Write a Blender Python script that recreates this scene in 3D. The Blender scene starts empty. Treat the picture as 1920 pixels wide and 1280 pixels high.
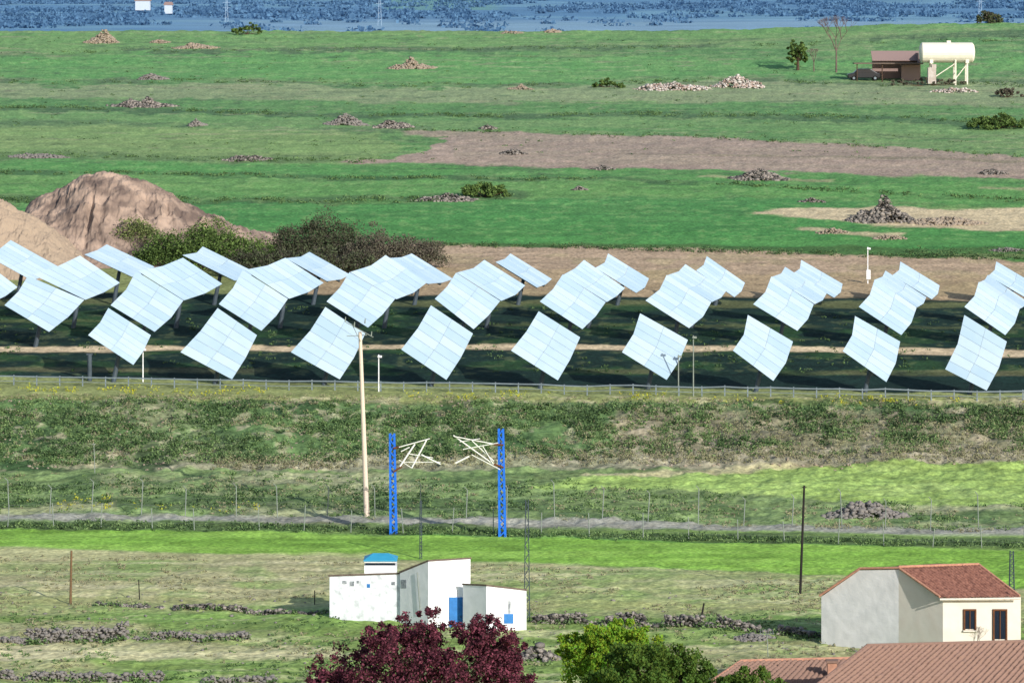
import bpy, math, random
import numpy as np
from mathutils import Vector
random.seed(4); rng=np.random.default_rng(7)
scn=bpy.context.scene; C=scn.collection
f=7000.0; H=36.9
# ---------------------------------------------------------------- terrain profile
Vt=[58,130,300,470,560,655,715,745,880,1000,1180,1280,1500,1900]
St=[11,12,15,17.9,19.4,21.1,22.1,22.8,24.3,27.1,32,34.5,40,50.5]
vd=np.arange(58,1900.5,1.0); sd=np.interp(vd,Vt,St); Yd=f/sd; Zd=H-vd/sd
Yall=np.concatenate([[-100,60],Yd[::-1],[680,760,1000,2000,2500,3200,4500,5500,8000]])
Zall=np.concatenate([[-1,-.8],Zd[::-1],[29,22,6,6,13,18,33,52,90]])
tab=rng.random((256,256))
def vn(x,y):
    x=np.asarray(x,float); y=np.asarray(y,float)
    xi=np.floor(x).astype(int); yi=np.floor(y).astype(int); fx=x-xi; fy=y-yi
    fx=fx*fx*(3-2*fx); fy=fy*fy*(3-2*fy)
    a=tab[xi&255,yi&255]; b=tab[(xi+1)&255,yi&255]; c=tab[xi&255,(yi+1)&255]; d=tab[(xi+1)&255,(yi+1)&255]
    return (a*(1-fx)+b*fx)*(1-fy)+(c*(1-fx)+d*fx)*fy
def fbm(x,y,o=4):
    s=0;a=.5;t=0
    for i in range(o):
        s=s+a*vn(np.asarray(x)*2**i+i*17.3,np.asarray(y)*2**i+i*9.1); t+=a; a*=.5
    return s/t
def sst(a,b,x): 
    t=np.clip((x-a)/(b-a),0,1); return t*t*(3-2*t)
def YtoV(Y): return np.interp(Y,Yd[::-1],vd[::-1])
def gz(X,Y):
    X=np.asarray(X,float); Y=np.asarray(Y,float)
    z=np.interp(Y,Yall,Zall)
    U=960+f*X/np.maximum(Y,150); v=YtoV(Y)
    z=z+1.35*sst(1150,1900,U)*sst(575,636,Y)*(1-sst(700,1000,Y))
    r=np.interp(v,[58,300,560,715,740,760,870,900,985,1000,1040,1100,1280],[1.4,1.0,.5,.4,.8,2.6,2.6,1.8,1.8,.5,.5,1.2,1.3])
    near=(Y<645)
    b=r*(.30*(fbm(X/5,Y/5)-.5)+.22*(fbm(X/.9,Y/.9,3)-.5))
    fr=10*(fbm(X/300,Y/300)-.5)*sst(1500,3500,Y)
    return z+np.where(near,b,fr)
def wand(X,Y,V): return (fbm(X/28+5,Y/70,3)-.5)*26*(1-sst(430,465,V))*sst(62,110,V)
def at(px,py):
    Y=float(np.interp(py,vd,Yd)); X=(px-960)*Y/f
    return Vector((X,Y,float(gz(X,Y))))
def c3(px,py,Y): return Vector(((px-960)*Y/f,Y,H-py*Y/f))
# ---------------------------------------------------------------- materials
def lin(c,k=.8):
    return tuple(k*((x/255/12.92) if x/255<=.04045 else ((x/255+.055)/1.055)**2.4) for x in c)
def mat(name,c,k=.8,c2=None,rough=.85,var=.2,scale=1.5,island=False,metal=0,spec=.25,bump=0,objrand=0,trans=0,lo=.3,hi=.7):
    m=bpy.data.materials.new(name); m.use_nodes=True; nt=m.node_tree; N=nt.nodes; L=nt.links
    p=N['Principled BSDF']; p.inputs['Roughness'].default_value=rough; p.inputs['Metallic'].default_value=metal
    p.inputs['Specular IOR Level'].default_value=spec
    a=lin(c,k); b=lin(c2,k) if c2 else a
    g=N.new('ShaderNodeNewGeometry'); n=N.new('ShaderNodeTexNoise'); n.inputs['Scale'].default_value=scale; n.inputs['Detail'].default_value=6
    L.new(g.outputs['Position'],n.inputs['Vector'])
    mr=N.new('ShaderNodeMapRange'); mr.inputs[1].default_value=lo; mr.inputs[2].default_value=hi
    src=n.outputs['Fac']
    if island:
        ma=N.new('ShaderNodeMath'); ma.operation='ADD'; mb=N.new('ShaderNodeMath'); mb.operation='MULTIPLY'; mb.inputs[1].default_value=.5
        L.new(n.outputs['Fac'],ma.inputs[0]); L.new(g.outputs['Random Per Island'],ma.inputs[1]); L.new(ma.outputs[0],mb.inputs[0]); src=mb.outputs[0]
    if objrand:
        oi=N.new('ShaderNodeObjectInfo'); ma=N.new('ShaderNodeMath'); ma.operation='ADD'; mb=N.new('ShaderNodeMath'); mb.operation='MULTIPLY'; mb.inputs[1].default_value=.5
        L.new(src,ma.inputs[0]); L.new(oi.outputs['Random'],ma.inputs[1]); L.new(ma.outputs[0],mb.inputs[0]); src=mb.outputs[0]
    L.new(src,mr.inputs[0])
    mx=N.new('ShaderNodeMix'); mx.data_type='RGBA'; L.new(mr.outputs[0],mx.inputs[0])
    mx.inputs[6].default_value=tuple(x*(1-var) for x in a)+(1,); mx.inputs[7].default_value=tuple(min(1,x*(1+var)) for x in b)+(1,)
    L.new(mx.outputs[2],p.inputs['Base Color'])
    if bump:
        bp=N.new('ShaderNodeBump'); bp.inputs['Strength'].default_value=bump; bp.inputs['Distance'].default_value=.1
        L.new(n.outputs['Fac'],bp.inputs['Height']); L.new(bp.outputs[0],p.inputs['Normal'])
    if trans:
        t=N.new('ShaderNodeBsdfTranslucent'); L.new(mx.outputs[2],t.inputs['Color']); ms=N.new('ShaderNodeMixShader'); ms.inputs[0].default_value=trans
        L.new(p.outputs[0],ms.inputs[1]); L.new(t.outputs[0],ms.inputs[2]); L.new(ms.outputs[0],N['Material Output'].inputs['Surface'])
    return m
M=dict(
 panel=mat('solar_glass',(180,208,230),.8,(194,216,234),rough=.35,var=.03,scale=.8,spec=.6,objrand=1),  # pale sky reflection painted into the base colour; real cells are dark blue
 galv=mat('galvanised_steel',(140,155,165),.7,rough=.5,var=.15,metal=.3),
 darkst=mat('dark_steel',(84,98,110),.6,rough=.6,var=.2),
 blue=mat('blue_paint',(28,102,205),1.0,rough=.5,var=.12,scale=3),
 bluedoor=mat('blue_door_paint',(55,125,195),.85,rough=.6,var=.15,scale=3),
 arm=mat('white_arm_enamel',(240,240,235),.85,rough=.5,var=.06),
 cream=mat('cream_enamel',(240,236,220),.82,rough=.5,var=.05),
 white=mat('whitewash',(246,248,252),.88,(222,225,228),var=.02,scale=1.6,bump=.3,lo=.45,hi=.85),
 oldwhite=mat('weathered_whitewash',(240,245,252),.88,(176,182,188),var=.03,scale=2.6,bump=.4,lo=.5,hi=.78),
 grime=mat('grime_patch',(120,128,138),.8,(185,190,195),var=.12,scale=6),
 roofedge=mat('old_roof_edge',(120,105,95),.7,var=.3,scale=4),
 creamwall=mat('cream_render',(238,231,218),.82,(226,216,202),var=.03,scale=1.5,bump=.2,lo=.4,hi=.75),
 cement=mat('grey_cement_render',(238,238,238),.85,(212,213,213),var=.04,scale=1.6,bump=.4),
 tile=mat('terracotta_tile',(112,74,66),.8,(138,98,86),var=.2,scale=5,bump=.3),
 tile2=mat('faded_tile',(176,142,124),.8,(132,106,96),var=.28,scale=6,bump=.4),
 verge=mat('orange_verge_tile',(196,146,122),.8,var=.2,scale=5),
 wood=mat('brown_wood',(110,70,45),.8,var=.2,scale=5),
 stake=mat('weathered_wood',(120,95,70),.8,var=.2,scale=5),
 darkwood=mat('tarred_wood',(45,42,42),.7,var=.2,scale=5),
 palewood=mat('pale_pole',(235,218,202),.85,(215,198,182),var=.1,scale=2),
 greypost=mat('grey_post',(150,160,152),.72,var=.15,scale=3),
 glass=mat('dark_glass',(35,45,60),.7,rough=.15,var=.1,spec=.5),
 stone=mat('field_stone',(176,170,164),.8,(108,105,103),var=.4,scale=2,island=True),
 darkstone=mat('dark_field_stone',(98,96,94),.7,(145,138,132),var=.4,scale=2,island=True),
 rubble=mat('pink_rubble',(196,168,154),.72,(200,195,190),var=.3,scale=2,island=True),
 peb=mat('pale_rubble',(185,168,148),.8,(145,134,122),var=.3,scale=2,island=True),
 earth=mat('brown_earth',(122,106,98),.8,(176,154,138),var=.14,scale=.45,bump=.8,lo=.35,hi=.65),
 sand=mat('tan_earth',(188,168,146),.8,(164,146,128),var=.12,scale=.5,bump=.8),
 bushg=mat('green_bush_leaf',(72,100,50),.8,(104,128,68),var=.4,scale=.6,island=True,trans=.2),
 busho=mat('olive_bush_leaf',(96,116,66),.8,(128,138,86),var=.35,scale=.6,island=True,trans=.2),
 bushb=mat('grey_brown_bush_twig',(96,88,80),.8,(78,90,62),var=.4,scale=.4,island=True,trans=.1),
 bushp=mat('grey_bush_twig',(126,114,106),.8,(90,92,74),var=.35,scale=.4,island=True,trans=.1),
 scrubg=mat('scrub_green',(80,116,66),.85,(120,144,92),var=.3,scale=.25,island=True,trans=.2),
 scrubd=mat('scrub_dark',(58,86,54),.85,(86,110,68),var=.35,scale=.4,island=True,trans=.1),
 scrubh=mat('hedge_line_green',(70,102,62),.85,(98,126,78),var=.3,scale=.2,island=True,trans=.1),  # scrub green made paler, distance haze put into the colour
 scrubt=mat('scrub_dry',(176,168,142),.85,(146,148,110),var=.25,scale=.4,island=True,trans=.25),
 yellow=mat('yellow_flower',(215,205,60),.8,(150,165,60),var=.2,scale=1,island=True),
 purple=mat('purple_leaf',(64,32,42),.85,(116,60,76),var=.5,scale=.9,island=True,trans=.25),
 lime=mat('lime_leaf',(178,196,56),.9,(100,146,44),var=.45,scale=.9,island=True,trans=.3),
 olive=mat('deep_green_leaf',(118,144,54),.85,(68,98,40),var=.45,scale=.9,island=True,trans=.25),
 bark=mat('bark',(90,72,60),.7,var=.3,scale=4),
 greybark=mat('grey_bark',(125,105,100),.7,var=.3,scale=2),
 farleaf=mat('distant_leaf',(86,124,162),1.0,(106,146,180),var=.06,scale=.008,island=True,trans=.5),  # blue of the distance haze is part of this leaf colour
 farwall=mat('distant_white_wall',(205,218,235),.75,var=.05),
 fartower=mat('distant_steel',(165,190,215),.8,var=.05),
 farbrown=mat('shed_wall',(172,146,140),.8,(152,130,126),var=.12,scale=1.5),
 carpaint=mat('dark_car_paint',(35,38,48),.8,rough=.3,var=.1,spec=.5),
 rubber=mat('black_rubber',(25,25,28),.8),
 netting=mat('galvanised_wire',(130,140,130),.7,rough=.6),
)
# ---------------------------------------------------------------- builders
OFF={}
def tag(o,label,cat,group=None,kind=None):
    if label:o['label']=label
    if cat:o['category']=cat
    if group:o['group']=group
    if kind:o['kind']=kind
    return o
def empty(name,loc,label,cat,group=None):
    o=bpy.data.objects.new(name,None); C.objects.link(o); o.location=loc; OFF[o]=np.array(loc,float); return tag(o,label,cat,group)
def put(name,V,F,m,parent=None,origin=None):
    V=np.array([tuple(v) for v in V],float) if not isinstance(V,np.ndarray) else V.astype(float)
    me=bpy.data.meshes.new(name)
    off=OFF[parent] if parent else (np.array(origin,float) if origin is not None else np.zeros(3))
    V=V-off
    if isinstance(F,np.ndarray):
        k=F.shape[1]; me.vertices.add(len(V)); me.vertices.foreach_set('co',V.astype(np.float32).ravel())
        me.loops.add(F.size); me.loops.foreach_set('vertex_index',F.astype(np.int32).ravel())
        me.polygons.add(len(F)); me.polygons.foreach_set('loop_start',np.arange(0,F.size,k,dtype=np.int32))
        me.update(calc_edges=True); me.validate()
    else: me.from_pydata(V.tolist(),[],[list(x) for x in F]); me.update()
    me.materials.append(m)
    o=bpy.data.objects.new(name,me); C.objects.link(o)
    if parent: o.parent=parent; OFF[o]=off
    elif origin is not None: o.location=origin; OFF[o]=off
    else: OFF[o]=off
    return o
class MB:
    def __init__(s): s.v=[]; s.f=[]
    def add(s,v,fc):
        n=len(s.v); s.v+= [Vector(x) for x in v]; s.f+=[[i+n for i in q] for q in fc]; return s
    def box(s,c,d):
        x,y,z=c; a,b,h=d[0]/2,d[1]/2,d[2]/2
        return s.add([(x+i*a,y+j*b,z+k*h) for k in(-1,1) for j in(-1,1) for i in(-1,1)],[(0,2,3,1),(4,5,7,6),(0,1,5,4),(2,6,7,3),(0,4,6,2),(1,3,7,5)])
    def tube(s,p,q,r0,r1=None,n=6):
        p=Vector(p);q=Vector(q);r1=r0 if r1 is None else r1; d=(q-p).normalized()
        a=d.cross(Vector((0,0,1)));  a=(Vector((1,0,0)) if a.length<1e-3 else a).normalized(); b=d.cross(a)
        v=[];
        for c,r in((p,r0),(q,r1)):
            for i in range(n):
                t=2*math.pi*(i+.5)/n; v.append(c+(a*math.cos(t)+b*math.sin(t))*r)
        return s.add(v,[(i,(i+1)%n,n+(i+1)%n,n+i) for i in range(n)]+[tuple(range(n))[::-1],tuple(range(n,2*n))])
    def prism(s,foot,zb,zt):
        n=len(foot); v=[(p[0],p[1],zb[i]) for i,p in enumerate(foot)]+[(p[0],p[1],zt[i]) for i,p in enumerate(foot)]
        return s.add(v,[(i,(i+1)%n,n+(i+1)%n,n+i) for i in range(n)]+[tuple(range(n))[::-1],tuple(range(n,2*n))])
    def slab(s,q,t):
        q=[Vector(p) for p in q]; nn=(q[1]-q[0]).cross(q[3]-q[0]).normalized()*t
        return s.add(q+[p+nn for p in q],[(0,3,2,1),(4,5,6,7),(0,1,5,4),(1,2,6,5),(2,3,7,6),(3,0,4,7)])
    def build(s,name,m,parent=None,origin=None): return put(name,s.v,s.f,m,parent,origin)
def leafq(P,size,asp=.6):
    n=len(P); a=rng.normal(size=(n,3)); a/=np.linalg.norm(a,axis=1)[:,None]; b=np.cross(a,rng.normal(size=(n,3))); b/=np.linalg.norm(b,axis=1)[:,None]
    s=(size*rng.uniform(.6,1.3,n))[:,None]; a=a*s*.5; b=b*s*.5*asp
    V=np.stack([P-a-b,P+a-b,P+a+b,P-a+b],1).reshape(-1,3); F=np.arange(4*n).reshape(-1,4); return V,F
def clumpP(Cn,R,n,shell=.45):
    m=len(Cn); d=rng.normal(size=(m,n,3)); d/=np.linalg.norm(d,axis=2)[...,None]; r=rng.random((m,n,1))**shell
    return (np.asarray(Cn)[:,None,:]+d*r*np.asarray(R)[:,None,:]).reshape(-1,3)
g_=(1+5**.5)/2
IV=np.array([(-1,g_,0),(1,g_,0),(-1,-g_,0),(1,-g_,0),(0,-1,g_),(0,1,g_),(0,-1,-g_),(0,1,-g_),(g_,0,-1),(g_,0,1),(-g_,0,-1),(-g_,0,1)])/1.9
IF=np.array([(0,11,5),(0,5,1),(0,1,7),(0,7,10),(0,10,11),(1,5,9),(5,11,4),(11,10,2),(10,7,6),(7,1,8),(3,9,4),(3,4,2),(3,2,6),(3,6,8),(3,8,9),(4,9,5),(2,4,11),(6,2,10),(8,6,7),(9,8,1)])
def stones(P,S):
    P=np.asarray(P,float); n=len(P); V=IV[None]*(1+rng.uniform(-.3,.3,(n,12,1)))*np.asarray(S)[:,None,None]*rng.uniform(.5,1.15,(n,1,3))*np.array([1.2,1,.75])
    t=rng.uniform(0,6.28,n); c,s=np.cos(t)[:,None],np.sin(t)[:,None]; x=V[...,0]*c-V[...,1]*s; y=V[...,0]*s+V[...,1]*c; V=np.stack([x,y,V[...,2]],2)+P[:,None,:]
    F=(IF[None]+12*np.arange(n)[:,None,None]).reshape(-1,3); return V.reshape(-1,3),F
# ---------------------------------------------------------------- ground
us=np.arange(-500,2421,2.9); vs=np.arange(1700,58,-1.5)
Yr=np.concatenate([[-60,20,60,100,120],np.interp(vs,vd,Yd),[636.4,640,646,655,670,690,720,760,820,900,1000,1300,1600],np.linspace(1900,4700,110),[5200,6000,7500]])
Yr=np.unique(Yr)
UU,YY=np.meshgrid(us,Yr); XX=(UU-960)*np.maximum(YY,140)/f
ZZ=gz(XX,YY); VV=np.where(YY<637,YtoV(YY),f*(H-np.interp(YY,Yall,Zall))/np.maximum(YY,1))
nr,nc=XX.shape
WW=wand(XX,YY,VV)
def L_(c): return np.array(lin(c,1.0))
col=np.zeros(XX.shape+(3,)); col[:]=L_((96,146,76))
j1=fbm(XX/4,YY/4); j2=fbm(XX/14,YY/9); j3=fbm(XX/1.2,YY/1.2,3); jr=fbm(XX/14,YY/1.2,3); jb=fbm(XX/22+31,YY/40+7,3); jq=fbm(XX/26+3,YY/2.6,4)
jt=np.abs(fbm(XX/45+11,YY/9+5,4)-.5); jt2=np.abs(fbm(XX/60+41,YY/6+25,4)-.5)
def mixc(m,c):
    global col
    m=np.clip(m,0,1)[...,None]; col=col*(1-m)+L_(c)*m
def band(xs,tp,bt,c,a=1.,jit=8,soft=2.,xr=None,brk=None):
    V=VV-WW+(j1-.5)*jit*2+(j3-.5)*jit*.8; U=UU+(j2-.5)*120
    t=np.interp(U,xs,tp); b=np.interp(U,xs,bt)
    m=sst(t-soft,t+soft,V)*(1-sst(b-soft,b+soft,V))
    if xr: m=m*sst(xr[0]-8,xr[0]+8,U)*(1-sst(xr[1]-8,xr[1]+8,U))
    if brk is not None: m=m*sst(brk-.05,brk+.08,jb+ (j1-.5)*.2)
    m=m*(YY<640); mixc(m*a,c)
X2=[0,1920]
# upper fields
mixc(sst(.42,.68,j2)*(VV<460)*.5,(130,158,94))
mixc(sst(.52,.6,jq)*(VV<310)*.45,(80,124,64))
mixc(sst(.48,.4,jq)*(VV<310)*.4,(146,162,108))
band([0,700,1920],[62,62,50],[100,90,70],(114,162,84),.6)
band([0,600,1200,1920],[96,92,88,70],[104,100,94,78],(76,104,62),.8,5,1.5,None,.36)
band([0,600,1200,1920],[104,100,110,110],[146,150,150,135],(96,160,76),.65)
band([0,600,1920],[148,152,150],[156,158,158],(86,106,68),.8,5,1.5,None,.36)
band([0,500,1200,1920],[158,160,158,155],[185,186,192,200],(148,158,116),.75)
band([0,500,1200,1920],[186,188,194,202],[205,205,212,222],(90,140,72),.7)
band([0,600,1300,1920],[203,206,214,232],[214,214,224,242],(72,106,60),.85,5,1.5,None,.3)
band([0,600,1300,1920],[214,216,226,244],[240,240,240,262],(114,154,88),.6)
band([0,600,1300,1920],[228,235,240,262],[238,243,248,272],(86,112,72),.6,5,1.5,(0,800),.36)
band([0,400,700],[240,238,244],[296,296,296],(136,162,96),.7,6,3,(-500,720))
band([0,500,900],[288,290,290],[303,304,300],(96,122,72),.7,5,2,(-500,900),.36)
band([0,900,1920],[304,306,336],[330,335,390],(86,148,72),.75)
band([0,500,900,1400,1920],[322,322,332,345,372],[330,332,342,352,378],(70,104,58),.75,4,1.5,None,.34)
band([0,500,900],[332,334,345],[365,375,375],(100,152,78),.65)
band([0,500,960],[366,370,362],[384,386,378],(74,104,60),.8,5,2,(-500,1000),.3)
band([300,900,1400,1920],[385,380,372,395],[470,470,470,480],(72,140,70),.75)
# terrace edges and tractor lines on the slope
mixc((1-sst(.004,.014,jt))*(VV<430)*(VV>62)*.6*(1-sst(300,430,VV)*.7),(70,100,60))
mixc((1-sst(.004,.012,jt2))*(VV<300)*(VV>62)*.5,(160,158,122))
mixc(sst(.58,.7,j3)*(VV<450)*.22,(150,164,108))
band([700,1920],[452,466],[464,484],(76,108,56),.85,5,1.5,(820,2500))
# bare brown ground
band([640,760,830,900,1200,1500,1920,2400],[298,294,254,244,254,270,296,320],[301,304,306,312,320,324,334,350],(172,150,134),1,5,1.5,(640,3000))
band([780,900,1000],[244,244,258],[252,262,262],(168,148,130),.9,4,1.5,(760,1010))
mixc(sst(.5,.58,jr)*(VV>245)*(VV<340)*(UU>850)*.18,(120,125,90))
band([980,1900],[284,302],[287,305],(128,120,92),.6,3,1,(1150,3000))
band([1390,1500,1700,1920],[404,393,390,388],[408,418,426,428],(206,188,152),1,4,1.5,(1385,3000))
band([1460,1700],[432,438],[438,446],(196,180,144),.9,3,1.2,(1455,1700))
band([1330,1540],[332,334],[336,340],(176,170,128),.7,3,1,(1300,1560))
band([1800,1920],[347,349],[351,353],(176,170,128),.7,3,1,(1840,2400))
band([500,820,1200,1400,1920],[462,458,464,470,488],[560,560,560,560,570],(184,160,134),1,5,2,(520,3000))
mixc(sst(.5,.6,j1)*(VV>475)*(VV<560)*(UU>820)*.3,(150,146,100))
band([820,1920],[500,520],[560,566],(168,148,110),.5,8,4)
band([0,160,560],[455,470,440],[500,500,500],(158,145,122),.8,8,3,(-500,480))
# solar field ground
band(X2,[545,562],[712,742],(30,52,46),1,4,2)  # shadow of the trackers darkened into the ground colour
band(X2,[560,566],[572,577],(124,128,84),.6,4,2,None,.42)
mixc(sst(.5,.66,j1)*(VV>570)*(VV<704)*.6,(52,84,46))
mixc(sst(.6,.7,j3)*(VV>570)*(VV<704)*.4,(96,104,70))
band([0,500,1000,1500,1920],[650,648,644,650,655],[660,657,654,660,668],(215,194,160),1,3,1.5)
band([0,1920],[600,612],[604,617],(110,116,74),.45,3,2,None,.48)
band([0,1920],[688,696],[696,706],(122,118,84),.55,3,2,None,.42)
# bank
band(X2,[706,738],[752,762],(148,156,100),1,5,2)
band(X2,[748,760],[885,880],(98,126,80),1,6,3)
mixc(sst(.48,.64,j2)*(VV>748)*(VV<885)*.6,(150,148,120))
mixc(sst(.48,.36,j1)*(VV>748)*(VV<885)*.75,(62,90,58))
mixc(sst(.54,.68,j3)*(VV>742)*(VV<885)*.5,(182,170,146))
band([900,1300,1920],[760,768,770],[860,868,868],(150,136,120),.55,14,8,(1150,3000))
band([0,400,900,1300,1920],[890,870,848,840,838],[900,885,880,872,868],(174,168,146),.6,8,4,(300,3000))
# flats in front of the bank
band([0,1000,1920],[880,880,866],[990,1000,1030],(124,146,94),1,6,3)
mixc(sst(.5,.62,j1)*(VV>885)*(VV<985)*.7,(76,100,62))
mixc(sst(.54,.68,j2)*(VV>885)*(VV<985)*.55,(180,176,142))
band([960,1200,1500,1920],[912,884,872,866],[914,918,935,952],(150,176,98),1,4,2,(960,3000))
mixc(sst(.5,.66,j1)*(VV>870)*(VV<950)*(UU>1000)*.2,(168,178,122))
band([1100,1350,1560],[890,874,868],[896,888,872],(196,186,148),.85,4,2,(1080,1560))
band([0,600,1000],[930,932,935],[955,958,958],(76,98,62),.75,6,3,(-500,1000))
band([0,200],[950,940],[968,960],(174,174,132),.6,5,3,(-500,220))
band([0,700,1300,1920],[964,966,978,991],[975,978,991,1006],(152,150,142),.9,3,2)
band([0,700,1300,1920],[977,980,993,1008],[992,998,1014,1030],(84,104,64),.9,4,2)
band([0,500,1000,1500,1920],[990,996,1008,1020,1030],[1026,1040,1054,1074,1102],(130,172,72),1,3,2)
mixc(sst(.5,.64,jr)*(VV>990)*(VV<1080)*.3,(152,182,92))
# pasture
band([0,500,1000,1500,1920],[1026,1040,1054,1074,1102],[1160]*5,(160,168,114),1,3,2)
band(X2,[1150,1160],[1700,1700],(130,154,86),1,6,4)
pm=(VV>1040)&(np.interp(UU,[0,500,1000,1500,1920],[1030,1044,1058,1078,1106])<VV)
mixc(sst(.46,.6,j2)*pm*.6,(188,178,140)); mixc(sst(.5,.66,j1)*pm*.5,(112,148,74)); mixc(sst(.56,.7,jr)*pm*.5,(196,188,152))
mixc(sst(.56,.7,j3)*pm*.45,(92,114,62))
band([0,300,620],[1206,1208,1215],[1236,1236,1234],(196,188,150),.7,6,3,(-500,640))
band([0,300],[1030,1036],[1052,1050],(190,182,140),.6,5,3,(-500,700))
band([250,600,1500],[1118,1122,1130],[1132,1136,1146],(165,165,112),.5,5,3)
qs=(.75+.25*sst(450,745,VV))
col*= (1+qs*(.5*(jr-.5)+.7*(j3-.5)+.3*(j1-.5))+.2*(jq-.5))[...,None]
hz_=(.14*(1-sst(60,640,VV)))[...,None]; col=col*(1-hz_)+L_((150,172,172))*hz_  # atmospheric haze blended into the ground colour with distance
col*=(1+.16*sst(870,900,VV))[...,None]  # flat foreground colour brightened to offset the low sun
# land beyond the crest, blue haze mixed into its colours
far=YY>640
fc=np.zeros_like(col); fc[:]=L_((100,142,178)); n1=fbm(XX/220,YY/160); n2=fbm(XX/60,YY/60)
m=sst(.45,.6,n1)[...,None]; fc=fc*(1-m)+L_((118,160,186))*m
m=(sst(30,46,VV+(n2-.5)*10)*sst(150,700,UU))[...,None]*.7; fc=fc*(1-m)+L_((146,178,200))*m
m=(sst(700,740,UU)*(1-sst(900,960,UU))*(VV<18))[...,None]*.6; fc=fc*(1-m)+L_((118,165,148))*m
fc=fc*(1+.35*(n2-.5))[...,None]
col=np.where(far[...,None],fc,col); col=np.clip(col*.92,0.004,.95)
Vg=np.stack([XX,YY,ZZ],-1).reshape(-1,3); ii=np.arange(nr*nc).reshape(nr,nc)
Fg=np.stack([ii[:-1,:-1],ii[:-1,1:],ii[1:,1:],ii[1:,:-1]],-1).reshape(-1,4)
gm=bpy.data.materials.new('ground_cover'); gm.use_nodes=True; nt=gm.node_tree; N=nt.nodes; L=nt.links; p=N['Principled BSDF']
p.inputs['Roughness'].default_value=.95; p.inputs['Specular IOR Level'].default_value=.1
a=N.new('ShaderNodeAttribute'); a.attribute_name='cover'; ge=N.new('ShaderNodeNewGeometry')
n1=N.new('ShaderNodeTexNoise'); n1.inputs['Scale'].default_value=3.; n1.inputs['Detail'].default_value=6; L.new(ge.outputs['Position'],n1.inputs['Vector'])
mr=N.new('ShaderNodeMapRange'); mr.inputs[1].default_value=.3; mr.inputs[2].default_value=.7; mr.inputs[3].default_value=.62; mr.inputs[4].default_value=1.38; L.new(n1.outputs['Fac'],mr.inputs[0])
vm=N.new('ShaderNodeVectorMath'); vm.operation='SCALE'; L.new(a.outputs['Color'],vm.inputs[0]); L.new(mr.outputs[0],vm.inputs['Scale']); L.new(vm.outputs[0],p.inputs['Base Color'])
bp=N.new('ShaderNodeBump'); bp.inputs['Strength'].default_value=.6; bp.inputs['Distance'].default_value=.12; L.new(n1.outputs['Fac'],bp.inputs['Height']); L.new(bp.outputs[0],p.inputs['Normal'])
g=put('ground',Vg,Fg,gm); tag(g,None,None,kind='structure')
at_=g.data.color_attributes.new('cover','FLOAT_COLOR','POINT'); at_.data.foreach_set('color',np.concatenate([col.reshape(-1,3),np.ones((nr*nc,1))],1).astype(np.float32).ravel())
g.data.polygons.foreach_set('use_smooth',np.ones(len(Fg),dtype=bool))
# ---------------------------------------------------------------- solar trackers
ORD=['first','second','third','fourth','fifth','sixth','seventh','eighth','ninth','tenth','eleventh']
def tracker(q,Y0,label,group):
    T,R,B,Lf=[c3(p[0],p[1],Y0+dy) for p,dy in zip(q,(1.7,.3,-1.7,-.3))]
    a=(R-T); k=a*random.uniform(.03,.08); ML=(T+Lf)/2+k; MR=(R+B)/2+k*.8
    ctr=(T+R+B+Lf)/4+k*.5; gx=ctr.x-.7; gzv=float(gz(gx,Y0))
    base=(gx,Y0,gzv-.2); o=empty('solar_tracker',base,label,'solar panel',group)
    def S(s,t):
        if t<=.5: return (T.lerp(R,s)).lerp(ML.lerp(MR,s),t*2)
        return (ML.lerp(MR,s)).lerp(Lf.lerp(B,s),t*2-1)
    nrm=(S(0,1)-S(0,0)).cross(S(1,0)-S(0,0)).normalized()*-.12
    if nrm.y<0: nrm=-nrm
    for i in range(6):
        for j in range(2):
            gp=.0022; t0,t1=i/6+gp,(i+1)/6-gp; s0,s1=j/2+gp,(j+1)/2-gp
            q4=[S(s0,t0),S(s0,t1),S(s1,t1),S(s1,t0)]
            MB().add(q4+[p+nrm*.25 for p in q4],[(0,1,2,3),(7,6,5,4),(0,4,5,1),(1,5,6,2),(2,6,7,3),(3,7,4,0)]).build('solar_module',M['panel'],o)
    b=MB()
    for s in (.12,.38,.62,.88):
        b.tube(S(s,.03)+nrm,S(s,.5)+nrm,.06,n=4); b.tube(S(s,.5)+nrm,S(s,.97)+nrm,.06,n=4)
    for t in (.1,.9): b.tube(S(.03,t)+nrm*1.9,S(.97,t)+nrm*1.9,.05,n=4)
    b.build('support_frame',M['darkst'],o)
    MB().tube(S(.02,.5)+nrm*2.4,S(.98,.5)+nrm*2.4,.12,n=8).build('tilt_beam',M['darkst'],o)
    hub=S(.5,.5)+nrm*2.8
    MB().tube((gx,Y0,gzv-.3),hub-Vector((0,0,.1)),.22,.16,n=10).build('post',M['darkst'],o)
    MB().box(hub,(.45,.4,.4)).build('drive_head',M['darkst'],o)
def par(T,R,b): return [T,R,(R[0]+b[0],R[1]+b[1]),(T[0]+b[0],T[1]+b[1])]
R1=[[(203,577),(283,628),(250,684),(165,628)],[(408,577),(482,628),(435,711),(338,660)],[(610,575),(685,625),(637,711),(545,660)],[(808,572),(887,625),(837,712),(752,655)],[(1010,583),(1088,632),(1046,713),(958,657)],[(1200,587),(1290,637),(1250,712),(1166,660)],[(1402,590),(1487,640),(1450,714),(1374,657)],[(1603,592),(1688,640),(1662,716),(1580,658)],[(1808,590),(1888,640),(1850,732),(1772,692)]]
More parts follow.
